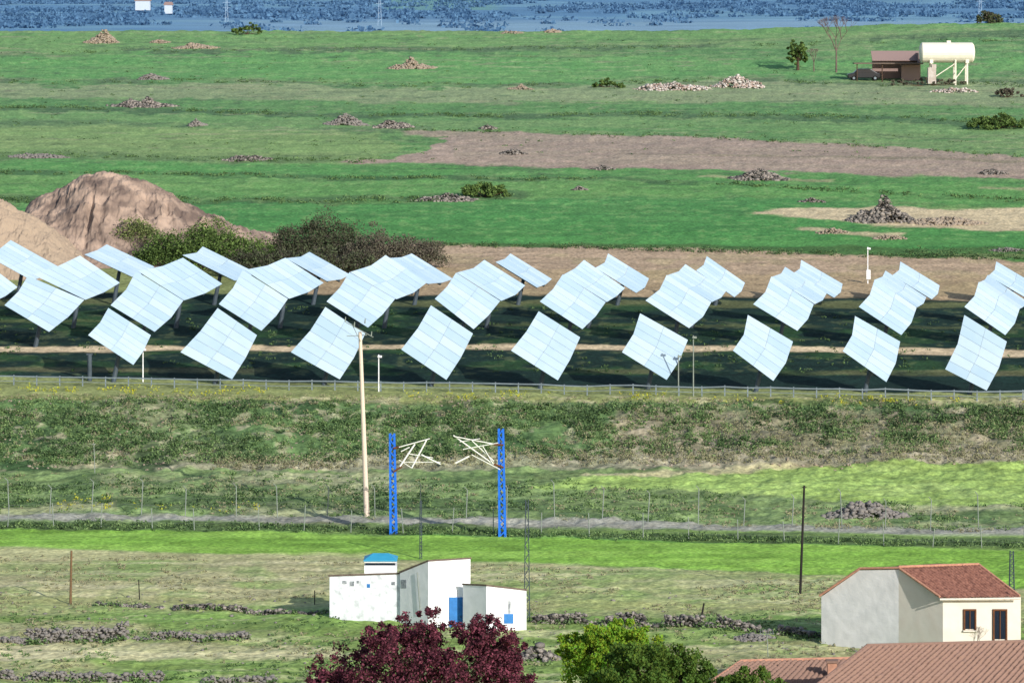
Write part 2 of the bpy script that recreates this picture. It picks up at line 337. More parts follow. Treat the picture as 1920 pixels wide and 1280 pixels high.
R2=[[(52,517),(158,562),(92,622),(8,572)],[(255,508),(344,563),(290,622),(207,572)],[(455,506),(540,560),(490,620),(410,570)],[(655,510),(741,560),(690,614),(612,565)],[(855,511),(938,564),(888,617),(815,560)],[(1055,514),(1136,566),(1092,617),(1012,565)],[(1250,515),(1334,566),(1292,615),(1210,563)],[(1446,518),(1526,570),(1495,620),(1412,570)],[(1640,523),(1719,576),(1690,628),(1610,575)],[(1835,528),(1912,579),(1885,628),(1808,575)]]
R3=[par((-45,478),(33,538),(-50,30)),[(150,479),(225,530),(160,562),(60,514)],[(343,483),(417,532),(345,563),(258,508)],[(535,483),(607,530),(542,560),(458,506)],[(723,478),(800,530),(743,561),(656,510)],[(908,487),(985,535),(940,564),(856,511)],[(1095,487),(1172,540),(1138,566),(1056,515)],[(1285,495),(1362,545),(1335,566),(1251,516)],[(1472,500),(1550,550),(1528,570),(1447,519)],[(1660,507),(1737,557),(1720,576),(1641,524)],[(1852,515),(1926,565),(1912,579),(1836,529)]]
R4=[par((20,450),(110,500),(-50,26)),par((200,458),(290,500),(-42,19)),par((380,462),(478,510),(-38,16)),par((580,472),(657,515),(-44,12)),par((772,475),(850,523),(-48,9)),par((957,475),(1035,523),(-28,16)),par((1140,475),(1217,522),(-24,27)),par((1325,480),(1397,530),(-20,27)),par((1502,487),(1580,532),(-16,26)),par((1688,490),(1762,535),(-15,26)),par((1868,490),(1945,535),(-15,27))]
for row,Yf,nm in ((R1,lambda x:np.interp(x,[225,1835],[316.5,309]),'front row'),(R2,lambda x:333.,'second row'),(R3,lambda x:343.5,'third row'),(R4,lambda x:357.,'back row')):
    for i,q in enumerate(row):
        cx=sum(p[0] for p in q)/4
        tracker(q,float(Yf(cx)),f'pale blue tilted solar panel array, {ORD[i]} from the left in the {nm}','solar trackers in the '+nm)
b_=at(168,714); o=MB().tube(b_-Vector((0,0,.2)),c3(168,664,b_.y),.2,n=10).box(c3(168,664,b_.y),(.5,.3,.12)).build('bare_tracker_post',M['darkst'],origin=b_)
tag(o,'short dark steel post without a panel left of the first front row array','post')
# guard rail along the solar field
rb=at(0,714); o=empty('guard_rail',rb,'long low galvanised rail running along the top of the bank','rail')
xs=list(range(-60,2000,43)); yb=lambda x:np.interp(x,[0,1920],[722,751])
P=[at(x,yb(x)) for x in xs]
for p_ in P: MB().box(p_+Vector((0,0,.3)),(.1,.1,1.1)).build('post',M['galv'],o)
b=MB()
for hh,r in ((.75,.07),(.35,.03)):
    for p_,q_ in zip(P[:-1],P[1:]): b.tube(p_+Vector((0,-.08,hh)),q_+Vector((0,-.08,hh)),r,n=4)
b.build('rail',M['galv'],o)
# ---------------------------------------------------------------- wire fences
def fence(xs,base,hpx,label,bent):
    P=[at(x+random.uniform(-6,6),base(x)) for x in xs]; o=empty('wire_fence',P[0],label,'fence','wire fences beside the track'); tops=[]
    for i,p_ in enumerate(P):
        h=(hpx[i%len(hpx)]+random.uniform(-4,4))*p_.y/f; t=p_+Vector((random.uniform(-.14,.14),0,h)); b=MB().tube(p_-Vector((0,0,.3)),t,.034,n=6)
        if bent: b.tube(t,t+Vector((-.2,-.25,.25)),.03,n=6)
        b.build('post',M['greypost'],o); tops.append(t)
    b=MB()
    for k in (.3,.65,.97):
        for i in range(len(P)-1): b.tube(P[i].lerp(tops[i],k),P[i+1].lerp(tops[i+1],k),.005,n=3)
    b.build('wire',M['netting'],o)
fence([15,100,190,290,367,483,575,663,755,850,925,1015,1107,1200,1295,1385,1475,1570,1660,1750,1838,1925],lambda x:np.interp(x,[0,1000,1920],[986,1002,1030]),[42,50,46,38],'nearer grey post and wire fence between track and bright green strip',False)
fence([-60,15,97,177,265,350,437,525,613,700,788,868,950,1043,1130,1220,1310,1397,1480,1575,1660,1750,1838,1930],lambda x:np.interp(x,[0,1000,1920],[963,972,995]),[56,62,52],'farther wire fence with bent post tops behind the pale track',True)
# ---------------------------------------------------------------- railway masts
def mast(px,pb,pt,arms,ins,label):
    b0=at(px,pb); Y=b0.y; o=empty('catenary_mast',b0,label,'railway mast','blue lattice railway masts')
    h=(pb-pt)*Y/f; w0,w1=.2,.15
    for s in(-1,1):
        b=MB(); b.add([(b0.x+s*w0+dx,Y+dy,b0.z-.4) for dx,dy in((-.085,-.2),(.085,-.2),(.085,.2),(-.085,.2))]+[(b0.x-.1+s*w1+dx,Y+dy,b0.z+h) for dx,dy in((-.07,-.14),(.07,-.14),(.07,.14),(-.07,.14))],[(0,3,2,1),(4,5,6,7),(0,1,5,4),(1,2,6,5),(2,3,7,6),(3,0,4,7)])
        b.build('channel',M['blue'],o)
    b=MB(); n=17
    for i in range(n):
        t0,t1=i/n,(i+1)/n
        for dy in(-.15,.15):
            s=(1 if i%2 else -1)*(1 if dy<0 else -1)
            b.tube((b0.x-.1*t0+s*(w0+(w1-w0)*t0),Y+dy,b0.z+h*t0),(b0.x-.1*t1-s*(w0+(w1-w0)*t1),Y+dy,b0.z+h*t1),.055,n=4)
    b.build('lacing',M['blue'],o)
    for a_ in arms: MB().tube(c3(a_[0],a_[1],Y-.25+random.uniform(-.15,.15)),c3(a_[2],a_[3],Y-.25+random.uniform(-.15,.15)),a_[4],n=6).build('cantilever_tube',M['arm'],o)
    for a_ in ins: MB().tube(c3(a_[0],a_[1],Y-.25),c3(a_[2],a_[3],Y-.25),.07,n=8).build('insulator',M['wood'],o)
mast(738,1000,812,[(748,838,806,822,.035),(750,874,778,832,.06),(772,877,800,824,.055),(757,866,826,866,.025),(790,852,826,870,.045),(764,850,812,858,.03),(752,846,768,838,.04),(748,862,772,877,.025)],[(738,840,752,837),(738,884,754,874)],'left blue lattice mast with white arms pointing right')
mast(942,1005,803,[(852,818,930,833,.035),(850,816,928,872,.045),(868,842,934,830,.03),(885,826,926,864,.035),(884,852,938,880,.03),(854,868,880,855,.06),(905,836,925,870,.03),(862,828,900,822,.025)],[(926,833,944,834),(926,870,944,876)],'right blue lattice mast with white arms pointing left')
# ---------------------------------------------------------------- poles
b0=at(688,966); o=empty('power_pole',b0,'tall pale slightly leaning power pole with a bare crossarm in front of the bank','power pole')
top=c3(675,622,b0.y); MB().tube(b0-Vector((0,0,.4)),top,.2,.12,n=10).build('pole',M['palewood'],o)
MB().tube(c3(647,603,b0.y),c3(700,632,b0.y-.5),.035,n=4).tube(c3(650,630,b0.y),c3(688,628,b0.y),.035,n=4).tube(c3(660,608,b0.y),c3(676,640,b0.y-.2),.025,n=4).build('crossarm',M['greypost'],o)
for x,y in((647,603),(664,612),(684,606),(696,630)): MB().tube(c3(x,y,b0.y-.2),c3(x+1,y-9,b0.y-.2),.05,.03).build('insulator',M['greypost'],o)
def lattice(px,pb,pt,w0,w1,label):
    b0=at(px,pb); Y=b0.y; t=c3(px,pt,Y); o=empty('lattice_pole',b0,label,'power pole'); b=MB()
    for sx in(-1,1):
        for sy in(-1,1): b.tube((b0.x+sx*w0,Y+sy*w0,b0.z-.3),(t.x+sx*w1,Y+sy*w1,t.z),.025,n=4)
    b.build('corner_bars',M['darkst'],o); b=MB(); n=16
    for i in range(n):
        a0,a1=i/n,(i+1)/n; s=1 if i%2 else -1
        for sy in(-1,1):
            p=b0.lerp(t,a0);q=b0.lerp(t,a1); wa=w0+(w1-w0)*a0; wb=w0+(w1-w0)*a1
            b.tube((p.x+s*wa,Y+sy*wa,p.z),(q.x-s*wb,Y+sy*wb,q.z),.018,n=4)
    b.build('lacing',M['darkst'],o)
lattice(988,1165,937,.17,.08,'slim dark lattice pole rising beside the white shed')
lattice(1897,1105,1032,.16,.1,'short lattice pole behind the right edge of the cream house')
lattice(789,1045,938,.07,.05,'thin grey lattice pole between the two blue masts')
def simplepole(px,pb,pxt,pt,r,m,name,label,cat,extra=None):
    b0=at(px,pb); t=c3(pxt,pt,b0.y); b=MB().tube(b0-Vector((0,0,.3)),t,r,r*.75,n=8)
    if extra=='cap': b.tube(t-Vector((.15,0,.1)),t+Vector((.15,0,-.1)),.03,n=4)
    tag(b.build(name,m,origin=b0),label,cat)
simplepole(1500,1112,1508,910,.09,M['darkwood'],'wooden_pole','tall black wooden pole leaning slightly right on the pasture','pole','cap')
simplepole(132,1130,134,1032,.085,M['stake'],'wooden_pole','brown wooden pole standing alone on the left pasture','pole')
simplepole(262,1122,260,1086,.04,M['darkwood'],'fence_stake','thin dark stake by the upper left stone wall','stake')
simplepole(590,1130,590,1106,.04,M['darkwood'],'fence_stake','thin dark stake just left of the white shed','stake')
simplepole(1312,1166,1320,1130,.07,M['darkwood'],'fence_stake','leaning dark stake in the long stone wall','stake')
simplepole(178,888,176,830,.035,M['greypost'],'steel_pole','thin grey pole at the foot of the bank, far left','pole','cap')
def cctv(px,pb,pt,label,m='white'):
    b0=at(px,pb); o=empty('camera_pole',b0,label,'camera pole','camera poles around the solar field'); t=c3(px,pt,b0.y)
    MB().tube(b0-Vector((0,0,.2)),t,.06,.045,n=8).build('pole',M[m],o)
    MB().box(t+Vector((.1,-.1,0)),(.34,.2,.16)).tube(t,t+Vector((0,0,.15)),.05).build('camera_head',M[m],o)
    return o,b0
o,b0=cctv(1627,532,466,'white camera pole with a box on it behind the back row'); MB().box(b0+Vector((0.05,-.15,.9)),(.4,.3,.9)).build('control_box',M['white'],o)
cctv(710,733,668,'short white camera pole between third and fourth front row arrays')
cctv(268,716,655,'short pale camera pole at the first front row array')
cctv(1272,733,668,'shorter grey pole beside the sixth front row array','greypost')
cctv(1300,742,632,'taller grey pole right of the sixth front row array','greypost')
# ---------------------------------------------------------------- white shed
def pl(px,py,P,Q):
    kx=(px-960)/f; dx,dy=Q[0]-P[0],Q[1]-P[1]; Y=(P[0]*dy-P[1]*dx)/(kx*dy-dx); return Vector((kx*Y,Y,H-py*Y/f))
def board(px0,px1,py0,py1,P,Q,t): return MB().slab([pl(px0,py1,P,Q),pl(px1,py1,P,Q),pl(px1,py0,P,Q),pl(px0,py0,P,Q)],t)
shed=empty('white_shed',at(800,1185),'whitewashed shed in three blocks with a blue door and a blue roof lantern','shed')
def block(a,b,c,z0,name,m,edge=True,drop=None):
    A,B_,C_=[c3(*q) for q in(a,b,c)]; D=A+C_-B_; 
    if drop: D.z=A.z-drop; C_.z=B_.z-drop
    ft=[A,B_,C_,D]; MB().prism(ft,[z0]*4,[p.z for p in ft]).build(name,m,shed)
    if edge:
        ct=(A+B_+C_+D)/4; fe=[ct+(p-ct)*1.03 for p in ft]; MB().prism(fe,[p.z+.003 for p in ft],[p.z+.1 for p in ft]).build('roof_slab',M['roofedge'],shed)
    return A,B_,C_,D
def inv(p): return (960+f*p.x/p.y,(H-p.z)*f/p.y,p.y)
c0=c3(770,1076,220.5)+Vector((1.0,4.2,0))
block((618,1080,222),(760,1075,221.2),inv(c0),-.8,'low_wall',M['oldwhite'],drop=.85)
A2,B2,C2,D2=block((750,1074,221),(803,1052,219.2),(882,1047,220),-.8,'tall_wall',M['white'])
E3,F3,G3,_=block((868,1096,219.2),(912,1098,217.6),(987,1107,218.6),-.8,'annex_wall',M['white'])
d=board(842,868,1119,1192,B2,C2,.06).build('door',M['bluedoor'],shed)
h_=pl(864,1155,B2,C2); MB().box(h_+Vector((0,-.1,0)),(.05,.06,.12)).build('handle',M['darkst'],d)
board(945,962,1150,1168,F3,G3,.04).build('blue_board',M['bluedoor'],shed); board(953,957,1126,1149,F3,G3,.04).build('drain_pipe',M['grime'],shed)
W1,W2=c3(618,1080,222),c3(760,1075,221.2)
for x0,x1,y0,y1 in((642,650,1088,1094),(656,664,1089,1098),(669,673,1088,1093),(734,741,1090,1096)): board(x0,x1,y0,y1,W1,W2,.02).build('grime_patch',M['grime'],shed)
board(688,694,1094,1101,W1,W2,.02).build('blue_patch',M['bluedoor'],shed)
board(752,762,1086,1102,A2,B2,.015).build('bare_patch',M['grime'],shed)
MB().tube(pl(784,1072,A2,B2)+Vector((-.05,-.06,0)),pl(790,1150,A2,B2)+Vector((-.05,-.06,0)),.03,n=5).build('drain_pipe',M['greypost'],shed)
lc=c3(714,1070,222.6); ln=MB().box((lc.x,lc.y,lc.z-.1),(1.9,1.6,1.1)).build('roof_lantern',M['white'],shed)
MB().box((lc.x,lc.y,lc.z+.53),(1.75,1.45,.16)).build('opening',M['glass'],ln); MB().box((lc.x,lc.y,lc.z+.66),(1.9,1.6,.1)).build('band',M['white'],ln)
z=lc.z+.715; MB().add([(lc.x-1,lc.y-.9,z),(lc.x+1,lc.y-.9,z),(lc.x+1,lc.y+.9,z),(lc.x-1,lc.y+.9,z),(lc.x-1,lc.y-.9,z+.06),(lc.x+1,lc.y-.9,z+.06),(lc.x+1,lc.y+.9,z+.06),(lc.x-1,lc.y+.9,z+.06),(lc.x-.45,lc.y,z+.36),(lc.x+.45,lc.y,z+.36)],[(3,2,1,0),(0,1,5,4),(1,2,6,5),(2,3,7,6),(3,0,4,7),(4,5,9,8),(5,6,9),(6,7,8,9),(7,4,8)]).build('hipped_roof',mat('lantern_blue',(60,160,200),.9,rough=.5,var=.1),ln)
# ---------------------------------------------------------------- tiled roofs
def tiles(P00,P10,P11,P01,pitch,name,m,parent,amp=.07):
    P00,P10,P11,P01=[np.array(p,float) for p in(P00,P10,P11,P01)]
    ln=np.linalg.norm(P10-P00); sl=np.linalg.norm(P01-P00); nu=int(ln/pitch)*8; rows=int(sl/.38); nv=rows*2
    n=np.cross(P10-P00,P01-P00); n/=np.linalg.norm(n); n*=(1 if n[2]>0 else -1)
    V=[]; ph=np.linspace(0,1,nu+1)*math.pi*ln/pitch; wob=rng.normal(0,.014,(rows+1,nu//8+2)); ci=(np.arange(nu+1)//8)
    for j in range(nv+1):
        t=(j//2+(j%2)*.97)/rows if j<nv else 1.
        s=np.linspace(0,1,nu+1)[:,None]; base=(P00*(1-s)+P10*s)*(1-t)+(P01*(1-s)+P11*s)*t
        w=(np.abs(np.sin(ph))*amp+(.05 if j%2 else 0)+wob[min(j//2,rows)][ci])[:,None]
        V.append(base+n*w)
    V=np.concatenate(V); i=np.arange((nv+1)*(nu+1)).reshape(nv+1,nu+1)
    F=np.stack([i[:-1,:-1],i[:-1,1:],i[1:,1:],i[1:,:-1]],-1).reshape(-1,4); return put(name,V,F,m,parent)
hz=-.9
house=empty('cream_house',at(1760,1226),'cream rendered house with terracotta roof and grey cement gable','house')
Lp,Mp,Np,Op=c3(1540,1118,214.2),c3(1685,1067,211.5),c3(1768,1119,209.5),c3(1914,1119,210.2)
K=pl(1612,1068,Lp,Mp)
dn=lambda p:Vector((p.x,p.y,hz))
RE=c3(1835,1060,212.3); RK=RE+(K-Mp)+Vector((0,.6,0)); BO=Vector((Op.x-6,Op.y+6,Lp.z))
MB().add([dn(Lp),dn(Mp),Mp,K,Lp],[(0,1,2,3,4)]).build('cement_wall',M['cement'],house)
MB().add([dn(Mp),dn(Np),Np,Mp],[(0,1,2,3)]).add([dn(Np),dn(Op),Op,Np],[(0,1,2,3)]).add([dn(Op),dn(BO),BO,RK,RE,Op],[(0,1,2,3,4,5)]).add([dn(BO),dn(Lp),Lp,BO],[(0,1,2,3)]).build('cream_wall',M['creamwall'],house)
up=Vector((0,0,.08))
eL=c3(1762,1121,209.1); eR=c3(1912,1119,209.7)
rf=tiles(Mp+up+Vector((-.05,0,0)),RE+up,eR,eL,.2,'roof',M['tile'],house,.045)
MB().add([Mp+up,RE+up,RK+up,K+up,BO+up,Lp+up],[(0,1,2,3),(3,2,4,5)]).build('back_slope',M['tile'],rf)
b=MB()
for p,q,r in((Lp+Vector((-.12,-.1,-.02)),K,.07),(K,Mp,.07),(Mp,eL,.07),(Mp+Vector((0,.05,.05)),RE,.08),(RE,eR,.06)): b.tube(p+Vector((0,-.04,.1)),q+Vector((0,-.04,.1)),r,n=8)
b.build('verge_tiles',M['verge'],rf)
MB().tube(eL+Vector((0,-.02,-.06)),eR+Vector((0,-.02,-.06)),.06).build('eave_trim',M['creamwall'],rf)
for x0,x1,y0,y1 in((1808,1828,1143,1178),(1863,1886,1143,1197)):
    w=board(x0,x1,y0,y1,Np,Op,.05).build('window',M['glass'],house); b=MB()
    for r in((x0-2,x0+1,y0-2,y1+2),(x1-1,x1+2,y0-2,y1+2),((x0+x1)/2-.8,(x0+x1)/2+.8,y0,y1)): 
        q=[pl(r[0],r[3],Np,Op),pl(r[1],r[3],Np,Op),pl(r[1],r[2],Np,Op),pl(r[0],r[2],Np,Op)]; b.slab(q,.1)
    for r in((x0+1.1,x1-1.1,y0-2,y0+.8),): 
        q=[pl(r[0],r[3],Np,Op),pl(r[1],r[3],Np,Op),pl(r[1],r[2],Np,Op),pl(r[0],r[2],Np,Op)]; b.slab(q,.1)
    b.build('frame',M['wood'],w)
    board(x0-3,x1+3,y1+2.2,y1+5,Np,Op,.16).build('sill',M['creamwall'],w)
h2=empty('tiled_house',(27,193,-.8),'foreground house showing only its broad faded pink tiled roof','house')
r0,r1=c3(1625,1213,196),c3(2125,1200,198.2); e0,e1=c3(1490,1318,189),c3(2040,1318,190)
tiles(r0,r1,e1,e0,.32,'roof',M['tile2'],h2,.13); b0_=r0+Vector((3,6,-1.6)); b1_=r1+Vector((3,6,-1.6))
MB().slab([r1,r0,b0_,b1_],.06).build('back_slope',M['tile2'],h2)
MB().tube(r0+Vector((0,0,.08)),r1+Vector((0,0,.08)),.12,n=8).tube(r0+Vector((0,0,.06)),e0+Vector((0,0,.06)),.1,n=8).build('ridge_tiles',M['tile2'],h2)
i_=Vector((.4,.4,-.25)); ft=[e0+i_,e1+Vector((0,.4,-.25)),b1_+Vector((0,-.3,-.25)),b0_+Vector((.2,-.3,-.25))]
MB().prism(ft,[-2]*4,[p.z for p in ft]).build('wall',M['creamwall'],h2)
h3=empty('small_tiled_house',(14,201,-.8),'low outbuilding with small orange tiled roof and chimney at the bottom edge','house')
r0,r1=c3(1388,1241,205),c3(1605,1236,206); e0,e1=c3(1325,1284,200.5),c3(1570,1290,200.5)
tiles(r0,r1,e1,e0,.3,'roof',M['tile2'],h3,.1)
MB().tube(r0+Vector((0,0,.08)),r1+Vector((0,0,.08)),.1,n=8).tube(r0+Vector((0,0,.05)),e0+Vector((0,0,.05)),.09,n=8).build('ridge_tiles',M['verge'],h3)
b0_=r0+Vector((1,3,-1)); b1_=r1+Vector((1,3,-1)); MB().slab([r1,r0,b0_,b1_],.06).build('back_slope',M['tile2'],h3)
ft=[e0+Vector((.3,.3,-.2)),e1+Vector((-.1,.3,-.2)),b1_+Vector((-.1,-.2,-.2)),b0_+Vector((.2,-.2,-.2))]; MB().prism(ft,[-2]*4,[p.z for p in ft]).build('wall',M['creamwall'],h3)
cc=c3(1560,1262,202.5); ch=MB().box(cc,(.5,.5,1.2)).build('chimney',M['verge'],h3); MB().box(cc+Vector((0,0,.68)),(.66,.66,.12)).build('chimney_cap',M['tile2'],ch)
b0=at(1440,1232); o=empty('tv_antenna',b0,'small thin television antenna left of the cream house','antenna'); t=c3(1438,1188,b0.y)
MB().tube(b0,t,.025).build('mast',M['greypost'],o); b=MB().tube(t+Vector((-.4,0,0)),t+Vector((.4,0,.05)),.02,n=4)
for k in range(6): b.tube(t+Vector((-.35+k*.14,-.2,0)),t+Vector((-.35+k*.14,.2,.25)),.015,n=3)
b.build('aerial',M['greypost'],o)
# ---------------------------------------------------------------- stones
def pile(px,pb,w,h,m,label,peak=1.,name='stone_pile',group='stone piles on the fields',dens=1.):
    c=at(px,pb); s=f/c.y; W=w/s/2; Hh=h/s; D=max(W*.45,.7); n=int(min(1700,(80+W*D*60+Hh*W*60)*dens)); P=[];S=[]
    sz=max(.11,min(.18,Hh*.18))
    for i in range(n):
        r=math.sqrt(random.random())*(1.12 if random.random()<.12 else 1); t=random.uniform(0,6.283); x=r*math.cos(t); y=r*math.sin(t)
        X=c.x+x*W; Y=c.y+y*D; hh=Hh*max(0,(1-min(1,r)**peak))*(.45+.9*float(vn(X*.7+px,Y*.5)))
        P.append((X,Y,float(gz(X,Y))+hh*random.uniform(.6,1.))); S.append(sz*random.choice((.5,.7,.9,1.1,1.6)))
    V,F=stones(P,S); o=put(name,V,F,m,origin=c); tag(o,label,'rock pile',group)
for a_ in [(190,80,66,30,M['peb'],'pale rubble heap on the skyline at far left'),(366,90,84,13,M['peb'],'low pale stone heap right of the skyline rubble'),(300,80,40,9,M['peb'],'small pale stone scatter near the top left skyline'),
 (772,128,90,21,M['peb'],'pale pointed stone heap on the upper middle field'),(287,150,60,13,M['stone'],'small grey stone heap on upper left field'),(270,199,124,16,M['darkstone'],'long low grey stone heap on left field'),
 (370,236,36,15,M['stone'],'small compact stone heap at the end of a hedge line'),(648,234,80,22,M['stone'],'grey stone heap left of the bare brown field'),(738,240,76,20,M['darkstone'],'darker stone heap touching the tip of the brown field'),
 (915,243,34,11,M['darkstone'],'tiny dark heap on the upper edge of the brown field'),(70,294,110,12,M['stone'],'low stone line at far left of the middle field'),(465,300,100,12,M['darkstone'],'low dark stone line on the left middle field'),
 (962,289,52,11,M['darkstone'],'small dark heap on the lower tongue of brown field'),(1425,336,110,20,M['darkstone'],'dark stone heap alone on the right green field'),(1862,327,56,12,M['darkstone'],'small dark heap at right edge of brown field'),
 (1130,317,48,10,M['darkstone'],'tiny heap below the brown field'),(1652,414,130,54,M['darkstone'],'large pointed dark stone heap on tan ground'),(1772,418,140,20,M['peb'],'low pinkish stone spread right of the large pointed heap'),
 (1560,437,64,9,M['peb'],'low stone scatter left below the large heap'),(1668,448,64,9,M['peb'],'low stone scatter right below the large heap'),(1625,968,150,34,M['stone'],'grey rubble mound by the wire fence on the right'),
 (975,168,48,9,M['peb'],'small pale heap on the upper middle pasture'),(1087,356,30,9,M['darkstone'],'tiny dark heap alone on the central green field'),(1522,379,54,9,M['darkstone'],'tiny dark heap above the tan ground'),
 (835,375,115,13,M['darkstone'],'low dark stone line beside a round bush in midfield'),(1036,60,30,11,M['peb'],'tiny pale heap on the skyline near centre'),(960,62,44,7,M['peb'],'flat pale scatter on the skyline near centre'),
 (1890,470,64,10,M['stone'],'low stone scatter at right above the tan strip'),(1010,1236,84,26,M['darkstone'],'dark rubble heap between purple tree and lime tree'),(1410,1196,74,13,M['stone'],'small stone heap left of the cream house')]:
    pile(*a_)
pile(1262,168,140,14,M['rubble'],'pinkish building rubble strip, left of the two heaps',2.,'rubble_heap','building rubble heaps',.6)
pile(1385,164,100,21,M['rubble'],'pale jagged building rubble, right of the two heaps',1.5,'rubble_heap','building rubble heaps',.7)
pile(1790,172,90,11,M['rubble'],'low rubble spread in front of the white tank',1.5,'rubble_heap','building rubble heaps',.5)
WP=[]
def wall(pts,h,m,label,thick=.14,gap=.5):
    P=[];S=[]
    for (a,b) in zip(pts[:-1],pts[1:]):
        A,B=at(*a),at(*b); ln=(B-A).length; n=int(ln*max(h,.35)*120)
        for i in range(n):
            t=random.random(); p=A.lerp(B,t); hm=h*(.2+1.1*float(fbm(p.x*.55+h*9,p.y*.1,3)))
            q=float(vn(p.x*.6+3,h*7))
            if q<gap-.2: hm*=.3
            if q<gap-.36 and random.random()<.7: continue
            X=p.x;Y=p.y+random.gauss(0,thick)+ .6*float(fbm(p.x*.3,3.3)-.5); P.append((X,Y,float(gz(X,Y))+random.random()*hm)); S.append(random.choice((.06,.08,.11,.14,.18)))
            if random.random()<.05: WP.append((X,Y-random.uniform(.1,.5)))
    V,F=stones(P,S); c=at(*pts[0]); tag(put('dry_stone_wall',V,F,m,origin=c),label,'stone wall','dry stone walls on the pasture')
wall([(-60,1203),(120,1205),(240,1203)],.95,M['stone'],'thick grey stone wall at left, in two courses')
wall([(250,1200),(370,1202),(470,1197)],.45,M['stone'],'broken low wall stretch continuing right of the thick grey wall')
wall([(180,1134),(305,1138)],.45,M['darkstone'],'short dark stone wall on the upper left pasture')
wall([(325,1140),(470,1146),(616,1152)],.4,M['darkstone'],'low dark stone wall running up to the white shed')
wall([(1000,1166),(1200,1172),(1330,1178),(1470,1188),(1540,1192)],.7,M['darkstone'],'long dark stone wall between shed and cream house')
wall([(-60,1272),(150,1276),(310,1276)],.55,M['stone'],'stone wall at the bottom left corner')
wall([(380,1280),(520,1278)],.3,M['stone'],'scattered low stones at the bottom edge left of purple tree')
# ---------------------------------------------------------------- earth mounds
def mound(prof,Y0,depth,m,label,amp=.5):
    xs=np.array([p[0] for p in prof],float); ys=np.array([p[1] for p in prof],float)
    u=np.linspace(xs[0],xs[-1],420); d=np.linspace(-1,1,170); U,D=np.meshgrid(u,d); Y=Y0+D*depth; X=(U-960)*Y0/f
    hp=H-np.interp(U+(fbm(X/1.2,Y*0+3,3)-.5)*14,xs,ys)*Y0/f-gz((U-960)*Y0/f,np.full_like(U,Y0)); hp=np.maximum(hp,0)
    g0=gz(X,Y); wx=X+(fbm(X/3,Y/3)-.5)*2.5
    gul=np.abs(fbm(wx/1.5,Y/6,4)-.5)*2.4; crag=np.abs(fbm(wx/3.2+9,Y/4+4,4)-.5)*2.6
    env=np.minimum(hp,3.)*(1-np.abs(D)**3)*np.minimum(1,np.abs(D)*3+.3)
    Z=g0-.15+hp*(1-np.abs(D)**1.25)-(gul*.5+crag*.5-.35)*amp*env+(.5*(fbm(X*1.3,Y*1.3,3)-.5)+.45*(np.abs(fbm(X*3,Y*3,3)-.5)))*np.minimum(1,hp)
    i=np.arange(U.size).reshape(U.shape); F=np.stack([i[:-1,:-1],i[:-1,1:],i[1:,1:],i[1:,:-1]],-1).reshape(-1,4)
    tag(put('earth_mound',np.stack([X,Y,Z],-1).reshape(-1,3),F,m,origin=((prof[0][0]-960)*Y0/f,Y0,float(g0.mean()))),label,'dirt mound','earth mounds behind the solar field')
mound([(20,455),(50,388),(80,366),(120,350),(160,326),(200,320),(245,330),(300,352),(370,394),(440,430),(545,474)],392,13,M['earth'],'large brown eroded earth mound with pointed top at left',.6)
mound([(-200,420),(-100,360),(0,372),(50,396),(100,430),(165,482)],381,9,M['sand'],'pale tan earth mound cut by the left edge',.25)
# ---------------------------------------------------------------- bushes and trees
def bush(px,pb,w,h,m,label,n=40,leaf=.3,group='bushes on the fields',per=55):
    c=at(px,pb); s=f/c.y; W=w/s/2; Hh=h/s; Cn=[];R=[]
    for i in range(n):
        t=random.uniform(0,6.283); r=math.sqrt(random.random())*.95; x=r*math.cos(t); y=r*math.sin(t)
        env=max(.05,1-r*r)**.45*(.5+.8*float(fbm((c.x+x*W)*.5+px,px*.1,2)))
        hh=Hh*env*random.uniform(.25,.98); rr=Hh*random.uniform(.08,.2); Cn.append((c.x+x*W,c.y+y*W*.5,c.z+hh)); R.append((rr*1.4,rr*1.4,rr))
    V,F=leafq(clumpP(Cn,R,per),leaf); o=empty('bush',c,label,'bush',group); put('foliage',V,F,m,o); b=MB()
    for q in Cn[:14]: b.tube(c-Vector((0,0,.2)),q,.06,.02,n=4)
    b.build('stem',M['bark'],o)
bush(262,490,100,92,M['busho'],'light olive bush in front of the brown mound',110,.17)
bush(385,504,280,88,M['bushg'],'wide green bush at the right foot of the brown mound',360,.17)
bush(598,490,190,98,M['bushb'],'rounded grey brown bush, left and tallest of the bare bushes',300,.15)
bush(735,502,210,78,M['bushp'],'wide grey leafless bush at the left end of tan field',280,.15)
bush(560,516,330,58,M['bushb'],'low dark bush behind the fourth back row array',260,.17)
bush(50,494,140,62,M['bushp'],'grey brown bush in front of the pale mound',110,.17)
bush(910,368,96,34,M['bushg'],'round green bush beside dark stone line in midfield',60,.22)
bush(1856,58,46,28,M['bushb'],'dark round bush on the skyline at right',36,.3)
bush(1868,242,124,30,M['bushg'],'dark green bush at the right edge above the brown field',90,.22)
bush(1142,165,62,18,M['bushg'],'low green bush left of the building rubble',26,.25)
bush(462,66,60,20,M['bushg'],'low green bush on the left skyline',26,.25)
bush(1740,160,180,14,M['bushp'],'low dry scrub bush at the foot of the tank',30,.25)
bush(1890,182,60,18,M['bushp'],'dry grey bush right of the white tank',24,.22)
def limbs(b,base,tips,r):
    for t in tips:
        mid=base.lerp(Vector(t),.5)+Vector((random.uniform(-.4,.4),random.uniform(-.4,.4),.3)); b.tube(base,mid,r,r*.6,n=6); b.tube(mid,t,r*.6,r*.2,n=5)
